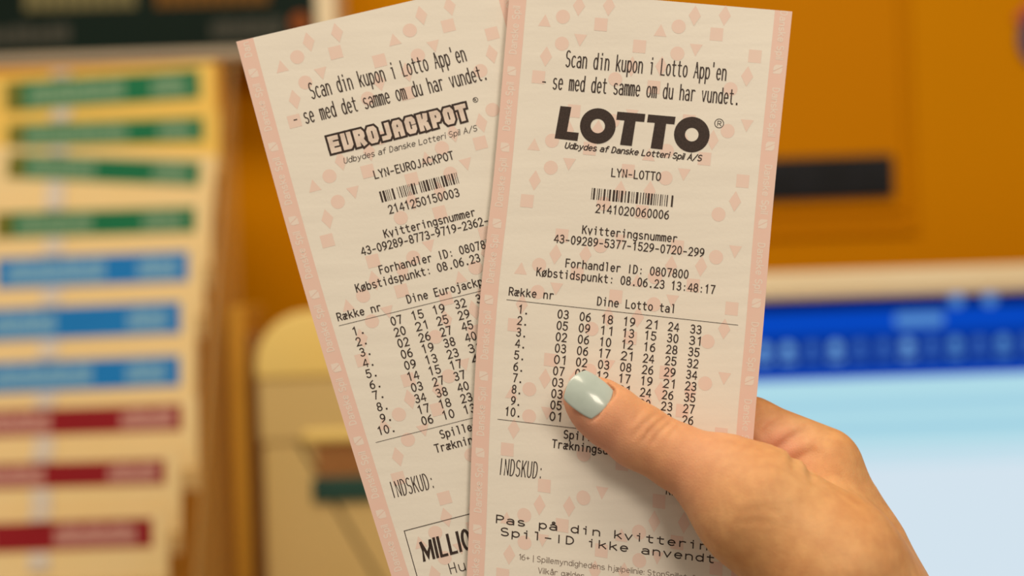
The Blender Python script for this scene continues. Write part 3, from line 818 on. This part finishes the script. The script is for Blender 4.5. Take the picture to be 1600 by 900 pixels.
T('Dine Eurojackpot tal', (638, 473.6), (803, 433.4), 12.4)
Ink(TB).line((529.8, 509), (880, 423), 0.4).build('rule_line', M_ink, back)
lab = [(238, 270), (253, 323), (272, 376), (287, 430), (303, 484), (322, 539), (337, 592), (358, 650), (375, 707), (365, 770)]
rows = ['07 15 19 32 36', '20 21 25 29 41', '02 26 27 45', '06 19 38 40', '09 13 23 31', '14 15 17 41', '03 27 37', '34 38 40', '17 18 23', '06 10 13']
for i, (lb, rw) in enumerate(zip(lab, rows)):
    k = Ink(TB)
    dx = 44 if i < 9 else 72
    k.text('%d.' % (i + 1), Z3(*lb), Z3(lb[0] + dx, lb[1] - dx * 0.25), 12.4, 0.9)
    for cix, s_ in enumerate(rw.split()):
        x = 427 + 107 * cix + 17.2 * i; y = 220 - 28 * cix + 55.6 * i
        k.text(s_, Z3(x + 1, y), Z3(x + 52, y - 12.5), 12.7, 0.92)
    k.build('number_row', M_ink, back)
Ink(TB).line((587.3, 691.4), (880, 617), 0.4).build('rule_line', M_ink, back)
T('Spilleuge', (690, 685), (763, 666), 12.4)
T('Trækningsdag', (681.5, 707.2), (782, 682), 12.4)
T('INDSKUD:', (616.5, 777.3), (677.6, 762.5), 25, 0.75)
k = Ink(TB)
k.line((631.6, 829.6), (860, 770), 0.6); k.line((631.6, 829.6), (660, 930), 0.6)
k.build('frame_line', M_ink, back)
T('MILLION', (663, 876), (752, 852.5), 30, 2.2, up=(-0.22, -0.97), prop=True, gap=2.1)
T('Hus', (705, 896.6), (742, 887), 16, 0.7)

# ------------------------------------------------------------------ the hand (implicit surface, one continuous mesh)
Z0 = 400.0
def H(px, py, z):
    d = Z0 - z
    return np.array(((px - 800) * d / F, -(py - 450) * d / F, z))
VOX = 0.52
gmin = np.array((8.0, -215.0, -66.0)); gmax = np.array((190.0, -18.0, 46.0))
dim = np.ceil((gmax - gmin) / VOX).astype(int)
gx = (gmin[0] + np.arange(dim[0]) * VOX).astype(np.float32); gy = (gmin[1] + np.arange(dim[1]) * VOX).astype(np.float32); gz = (gmin[2] + np.arange(dim[2]) * VOX).astype(np.float32)
def new_field(): return np.full(tuple(dim), 60.0, np.float32)
def sl(lo, hi):
    a = np.clip(np.floor((lo - gmin) / VOX).astype(int), 0, dim); c = np.clip(np.ceil((hi - gmin) / VOX).astype(int), 0, dim)
    return tuple(slice(a[i], c[i]) for i in range(3))
def cone(D, a, c, ra, rc, k=4.0, zs=1.0, pad=9.0):
    r = max(ra, rc) + k + pad
    S = sl(np.minimum(a, c) - r, np.maximum(a, c) + r)
    X = gx[S[0]][:, None, None]; Y = gy[S[1]][None, :, None]; Zz = gz[S[2]][None, None, :] / zs
    if X.size == 0 or Y.size == 0 or Zz.size == 0: return
    a = a.copy(); c = c.copy(); a[2] /= zs; c[2] /= zs
    ba = c - a; l2 = float(ba @ ba) + 1e-9
    t = np.clip(((X - a[0]) * ba[0] + (Y - a[1]) * ba[1] + (Zz - a[2]) * ba[2]) / l2, 0, 1)
    d = np.sqrt((X - a[0] - t * ba[0]) ** 2 + (Y - a[1] - t * ba[1]) ** 2 + (Zz - a[2] - t * ba[2]) ** 2) - (ra + (rc - ra) * t)
    d = (d * (0.5 + 0.5 * zs)).astype(np.float32)
    o = D[S]
    h = np.clip(0.5 + 0.5 * (d - o) / k, 0, 1)
    D[S] = d * (1 - h) + o * h - k * h * (1 - h)
def chain(D, pts, k, zs=1.0):
    for (a, ra), (c, rc) in zip(pts[:-1], pts[1:]): cone(D, H(*a), H(*c), ra, rc, k, zs)
def smin_into(A, B, k):
    h = np.clip(0.5 + 0.5 * (B - A) / k, 0, 1)
    return B * (1 - h) + A * h - k * h * (1 - h)

thumb = new_field()
chain(thumb, [((909, 619, 7.0), 5.0), ((928, 632, 7.7), 7.7), ((953, 650, 8.2), 8.4), ((997, 681, 8.8), 8.8), ((1064, 717, 10.5), 9.0), ((1119, 744, 13.0), 11.4),
              ((1178, 790, 16.6), 15.4)], 2.0, 0.92)
chain(thumb, [((1178, 790, 16.6), 15.4), ((1293, 884, 18.5), 18.4), ((1335, 1020, 12), 23), ((1400, 1150, -2), 26), ((1560, 1480, -8), 29)], 8.0)
palm = new_field()
# index metacarpal / back-of-hand edge and the deeper metacarpals
chain(palm, [((1281, 735, -9.5), 9.6), ((1296, 782, -9), 11.8), ((1332, 860, -8.5), 13.9), ((1364, 940, -8), 14.8), ((1420, 1120, -8), 22), ((1570, 1480, -10), 28)], 7.0)
chain(palm, [((1300, 810, -20), 11.5), ((1360, 980, -18), 16), ((1410, 1140, -12), 22)], 7.0)
chain(palm, [((1310, 885, -27), 11.0), ((1365, 1010, -22), 15), ((1400, 1140, -14), 22)], 7.0)
chain(palm, [((1322, 950, -31), 10.0), ((1370, 1040, -24), 13), ((1390, 1140, -14), 20)], 7.0)
# web between thumb and index
chain(palm, [((1268, 770, -4), 9.0), ((1292, 840, 3), 13), ((1330, 950, 4), 18)], 6.0)
fing = new_field()
def finger(pts, k=2.5):
    f = new_field(); chain(f, pts, k, 1.0); return f
_k = 3.0 + 13.0 * np.clip((-50.0 - gy) / 22.0, 0, 1) ** 2 * (3 - 2 * np.clip((-50.0 - gy) / 22.0, 0, 1))
hand = smin_into(palm, thumb, _k[None, :, None].astype(np.float32)).astype(np.float32)
for pts in ([((1283, 729, -9.5), 11.7), ((1172, 673, -13.8), 9.5), ((1085, 655, -15.2), 9.0), ((985, 678, -14.2), 8.0), ((925, 702, -13.4), 7.0)],
            [((1300, 810, -20), 11.5), ((1185, 752, -25), 10), ((1085, 738, -22), 9.2), ((985, 756, -15.8), 8.2), ((918, 775, -14.2), 7.2)],
            [((1310, 885, -27), 11.0), ((1195, 835, -32), 9.5), ((1098, 818, -27), 8.8), ((1003, 832, -17.5), 7.8), ((945, 845, -14.5), 6.9)],
            [((1322, 950, -31), 10.0), ((1215, 908, -34), 8.3), ((1132, 893, -28), 7.6), ((1058, 898, -18.5), 6.8), ((1008, 905, -14.5), 6.0)]):
    hand = smin_into(finger(pts), hand, 3.2)
# creases: shallow grooves along photo polylines, only on the camera side
def groove(D, pts, zsurf, wid, amp, zmin):
    q = [H(x, y, zsurf) for x, y in pts]
    lo = np.min(q, 0) - 5; hi = np.max(q, 0) + 5; lo[2] = zmin; hi[2] = gmax[2]
    S = sl(lo, hi)
    X = gx[S[0]][:, None]; Y = gy[S[1]][None, :]
    best = np.zeros((X.shape[0], Y.shape[1]))
    for i in range(len(q) - 1):
        a, c = q[i][:2], q[i + 1][:2]; ba = c - a; t = np.clip(((X - a[0]) * ba[0] + (Y - a[1]) * ba[1]) / (ba @ ba), 0, 1)
        tt = (i + t) / (len(q) - 1); fade = np.clip(1 - (2 * tt - 1) ** 4, 0, 1)
        dd = np.hypot(X - a[0] - t * ba[0], Y - a[1] - t * ba[1])
        best = np.maximum(best, fade * np.exp(-(dd / wid) ** 2))
    D[S] += (amp * best).astype(np.float32)[:, :, None]
groove(hand, [(1048, 653), (1031, 661), (1014, 675), (1002, 694)], 17, 0.65, 0.62, 6)
groove(hand, [(1056, 659), (1042, 667), (1029, 679), (1020, 696)], 17, 0.65, 0.60, 6)
groove(hand, [(1036, 646), (1016, 656), (1000, 669), (986, 688)], 17, 0.7, 0.5, 6)
groove(hand, [(1012, 638), (997, 649), (985, 665)], 17, 0.6, 0.3, 6)
groove(hand, [(1066, 666), (1053, 674), (1043, 688)], 17, 0.6, 0.3, 6)
groove(hand, [(1030, 668), (1020, 684), (1016, 700)], 17, 0.6, 0.3, 6)
groove(hand, [(1176, 672), (1190, 656), (1214, 642)], -2, 1.3, 0.8, -20)
groove(hand, [(1190, 684), (1206, 668), (1236, 654)], -2, 1.3, 0.8, -20)
groove(hand, [(1206, 712), (1226, 696), (1244, 684), (1274, 672)], 0, 1.5, 1.2, -20)
groove(hand, [(1232, 732), (1250, 716), (1278, 700)], 0, 1.5, 0.9, -20)
groove(hand, [(1150, 803), (1190, 795), (1225, 800)], 33, 1.0, 0.16, 10)
groove(hand, [(1142, 820), (1180, 814), (1215, 818)], 33, 1.0, 0.16, 10)
# nail bed
def unit(v): return v / np.linalg.norm(v)
NC = H(919.5, 611.5, 14.2)
e1 = unit(np.array((-0.77, 0.64, 0.0))); e2 = unit(np.array((0.64, 0.77, 0.0))); ez = np.array((0, 0, 1.0))
a2 = math.radians(20); a1 = math.radians(9)
nn = unit(ez * math.cos(a2) + e2 * math.sin(a2)); nn = unit(nn + e1 * math.sin(a1))
e1 = unit(e1 - nn * (e1 @ nn)); e2 = np.cross(nn, e1)
if e2[1] < 0: e2 = -e2
RX, RY = 8.2, 26.0
NL, NW = 6.1, 5.7
def nail_h(a, c): return -(c * c) / (2 * RX) - (a + 1) ** 2 / (2 * RY)
S = sl(NC - 13, NC + 13)
X = gx[S[0]][:, None, None] - NC[0]; Y = gy[S[1]][None, :, None] - NC[1]; Zz = gz[S[2]][None, None, :] - NC[2]
la = X * e1[0] + Y * e1[1] + Zz * e1[2]; lb = X * e2[0] + Y * e2[1] + Zz * e2[2]; lh = X * nn[0] + Y * nn[1] + Zz * nn[2]
qx = np.abs(la + 0.2) - (NL - 2.0); qy = np.abs(lb) - (NW - 2.0)
sd2 = np.hypot(np.maximum(qx, 0), np.maximum(qy, 0)) + np.minimum(np.maximum(qx, qy), 0) - 2.0
cut = np.maximum(sd2, -(lh - nail_h(la, lb)) - 0.35)            # negative inside the nail volume
kk = 0.7
h = np.clip(0.5 - 0.5 * (hand[S] + cut) / kk, 0, 1)
hand[S] = (hand[S] * (1 - h) - cut * h + kk * h * (1 - h)).astype(np.float32)

def surface_nets(D):
    s = D < 0
    nx, ny, nz = D.shape
    cnt = np.zeros((nx - 1, ny - 1, nz - 1), np.int8)
    for i in (0, 1):
        for j in (0, 1):
            for l in (0, 1): cnt += s[i:nx - 1 + i, j:ny - 1 + j, l:nz - 1 + l]
    act = (cnt > 0) & (cnt < 8)
    idx = np.full(act.shape, -1, np.int64); I = np.argwhere(act); idx[act] = np.arange(len(I))
    acc = np.zeros((len(I), 3)); num = np.zeros(len(I))
    cor = [(i, j, l) for i in (0, 1) for j in (0, 1) for l in (0, 1)]
    val = {c: D[I[:, 0] + c[0], I[:, 1] + c[1], I[:, 2] + c[2]] for c in cor}
    for c in cor:
        for ax in range(3):
            if c[ax] == 0:
                c2 = list(c); c2[ax] = 1; c2 = tuple(c2)
                v0, v1 = val[c], val[c2]; m = (v0 < 0) != (v1 < 0)
                t = np.where(m, v0 / np.where(m, v0 - v1, 1), 0)
                for k in range(3): acc[:, k] += np.where(m, c[k] + (t if k == ax else 0), 0)
                num += m
    V = gmin + (I + acc / num[:, None]) * VOX
    Fs = []
    for ax in range(3):
        a, c = (ax + 1) % 3, (ax + 2) % 3
        s0 = [slice(None)] * 3; s1 = [slice(None)] * 3; s0[ax] = slice(0, -1); s1[ax] = slice(1, None)
        A, B = s[tuple(s0)], s[tuple(s1)]
        E = np.argwhere(A != B)
        ok = (E[:, a] > 0) & (E[:, c] > 0) & (E[:, a] < D.shape[a] - 1) & (E[:, c] < D.shape[c] - 1)
        E = E[ok]; inside = A[E[:, 0], E[:, 1], E[:, 2]]
        q = []
        for da, dc in ((1, 1), (0, 1), (0, 0), (1, 0)):
            k = E.copy(); k[:, a] -= da; k[:, c] -= dc; q.append(idx[k[:, 0], k[:, 1], k[:, 2]])
        Q = np.stack(q, 1)
        Q[~inside] = Q[~inside][:, ::-1]
        Fs.append(Q)
    return V, np.vstack(Fs)
V, Q = surface_nets(hand)
# light Laplacian smoothing removes voxel stepping
ed = np.vstack([Q[:, [0, 1]], Q[:, [1, 2]], Q[:, [2, 3]], Q[:, [3, 0]]])
for it in range(2):
    acc = np.zeros_like(V); num = np.zeros(len(V))
    for ax in range(3):
        acc[:, ax] = np.bincount(ed[:, 0], V[ed[:, 1], ax], len(V)) + np.bincount(ed[:, 1], V[ed[:, 0], ax], len(V))
    num = np.bincount(ed[:, 0], minlength=len(V)) + np.bincount(ed[:, 1], minlength=len(V))
    V = V * 0.55 + 0.45 * acc / np.maximum(num, 1)[:, None]
def cam_mm_to_world(V):
    """camera-frame millimetres (x right, y up, z toward camera from the 400 mm plane) -> world"""
    loc = np.stack([V[:, 0], V[:, 1], V[:, 2] - Z0], -1) / 1000.0
    return loc @ R_NP.T + L_NP

def skin_material():
    m = bpy.data.materials.new('skin'); m.use_nodes = True
    nt = m.node_tree; b = nt.nodes['Principled BSDF']
    tc = nt.nodes.new('ShaderNodeTexCoord')
    n = nt.nodes.new('ShaderNodeTexNoise'); n.inputs['Scale'].default_value = 55; n.inputs['Detail'].default_value = 5
    nt.links.new(tc.outputs['Object'], n.inputs['Vector'])
    r = nt.nodes.new('ShaderNodeValToRGB')
    r.color_ramp.elements[0].color = (0.67, 0.325, 0.13, 1); r.color_ramp.elements[1].color = (0.75, 0.43, 0.20, 1)
    r.color_ramp.elements[0].position = 0.3; r.color_ramp.elements[1].position = 0.7
    nt.links.new(n.outputs['Fac'], r.inputs[0])
    nb = nt.nodes.new('ShaderNodeTexNoise'); nb.inputs['Scale'].default_value = 260; nb.inputs['Detail'].default_value = 6
    nt.links.new(tc.outputs['Object'], nb.inputs['Vector'])
    rb = nt.nodes.new('ShaderNodeValToRGB'); rb.color_ramp.elements[0].position = 0.35; rb.color_ramp.elements[1].position = 0.7
    rb.color_ramp.elements[0].color = (0.93, 0.87, 0.84, 1); rb.color_ramp.elements[1].color = (1.06, 1.06, 1.04, 1)
    nt.links.new(nb.outputs['Fac'], rb.inputs[0])
    mm = nt.nodes.new('ShaderNodeMix'); mm.data_type = 'RGBA'; mm.blend_type = 'MULTIPLY'; mm.inputs['Factor'].default_value = 1.0
    nt.links.new(r.outputs[0], mm.inputs['A']); nt.links.new(rb.outputs[0], mm.inputs['B'])
    at = nt.nodes.new('ShaderNodeAttribute'); at.attribute_name = 'flush'
    mx = nt.nodes.new('ShaderNodeMix'); mx.data_type = 'RGBA'
    mx.inputs['B'].default_value = (0.72, 0.32, 0.215, 1)
    nt.links.new(at.outputs['Fac'], mx.inputs['Factor']); nt.links.new(mm.outputs['Result'], mx.inputs['A'])
    nt.links.new(mx.outputs['Result'], b.inputs['Base Color'])
    b.inputs['Roughness'].default_value = 0.55; b.inputs['Specular IOR Level'].default_value = 0.3
    b.inputs['Subsurface Weight'].default_value = 0.35
    b.inputs['Subsurface Radius'].default_value = (1.0, 0.35, 0.18); b.inputs['Subsurface Scale'].default_value = 0.003
    v = nt.nodes.new('ShaderNodeTexVoronoi'); v.inputs['Scale'].default_value = 1300; v.feature = 'DISTANCE_TO_EDGE'
    n2 = nt.nodes.new('ShaderNodeTexNoise'); n2.inputs['Scale'].default_value = 420; n2.inputs['Detail'].default_value = 4
    for q in (v, n2): nt.links.new(tc.outputs['Object'], q.inputs['Vector'])
    ad = nt.nodes.new('ShaderNodeMath'); ad.operation = 'ADD'
    nt.links.new(v.outputs['Distance'], ad.inputs[0]); nt.links.new(n2.outputs['Fac'], ad.inputs[1])
    bp = nt.nodes.new('ShaderNodeBump'); bp.inputs['Strength'].default_value = 0.2; bp.inputs['Distance'].default_value = 0.0006
    nt.links.new(ad.outputs[0], bp.inputs['Height']); nt.links.new(bp.outputs[0], b.inputs['Normal'])
    return m
base = np.array(P(1400, 1100, 0.40))
hand_o = mesh_obj('hand', cam_mm_to_world(V), Q, skin_material(), None, True, origin=base)
tag(hand_o, 'right hand with mint-grey thumb nail pinching the two lottery tickets', 'hand')
fl_ = np.zeros(len(V))
for c, r in ((H(905, 640, 8), 12), (H(960, 690, 8), 11), (H(1215, 700, -2), 9), (H(1090, 740, 12), 14)):
    fl_ += 0.75 * np.exp(-(np.linalg.norm(V - c, axis=1) / r) ** 2)
att = hand_o.data.attributes.new('flush', 'FLOAT', 'POINT'); att.data.foreach_set('value', np.clip(fl_, 0, 0.85).astype(np.float32))

# thumb nail plate
na, nb = 22, 22
def nail_pt(i, j, t):
    """disc-to-rounded-rectangle map so the plate has rounded corners"""
    x = -1 + 2 * i / na; y = -1 + 2 * j / nb
    p = 0.26
    a = x * (1 - p * y * y * abs(x)) if x > 0 else x * (1 - 0.20 * y * y * abs(x))
    c = y * (1 - 0.10 * x * x)
    a = a * NL - 0.2; c = c * NW
    return NC + e1 * a + e2 * c + nn * (nail_h(a, c) + t)
top = np.array([nail_pt(i, j, 0.10) for j in range(nb + 1) for i in range(na + 1)]); bot = np.array([nail_pt(i, j, -0.45) for j in range(nb + 1) for i in range(na + 1)])
n = len(top); q = lambda i, j: j * (na + 1) + i
Fc = []
for j in range(nb):
    for i in range(na):
        Fc.append([q(i, j), q(i + 1, j), q(i + 1, j + 1), q(i, j + 1)][::1]); Fc.append([n + q(i, j), n + q(i, j + 1), n + q(i + 1, j + 1), n + q(i + 1, j)])
for i in range(na):
    Fc.append([q(i, 0), n + q(i, 0), n + q(i + 1, 0), q(i + 1, 0)]); Fc.append([q(i, nb), q(i + 1, nb), n + q(i + 1, nb), n + q(i, nb)])
for j in range(nb):
    Fc.append([q(0, j), q(0, j + 1), n + q(0, j + 1), n + q(0, j)]); Fc.append([q(na, j), n + q(na, j), n + q(na, j + 1), q(na, j + 1)])
M_nail = material('mint_nail_polish', hexc('#bcc8c2'), 0.22, 0.5, hexc('#b2beb7'), scale=120, coat=0.3, bump=0.05, bump_scale=300)
nail = mesh_obj('thumb_nail', cam_mm_to_world(np.vstack([top, bot])), Fc, M_nail, hand_o, True)
nail['label'] = 'glossy mint-grey painted thumb nail'
md = nail.modifiers.new('round_edges', 'BEVEL'); md.width = 0.0002; md.segments = 2; md.limit_method = 'ANGLE'
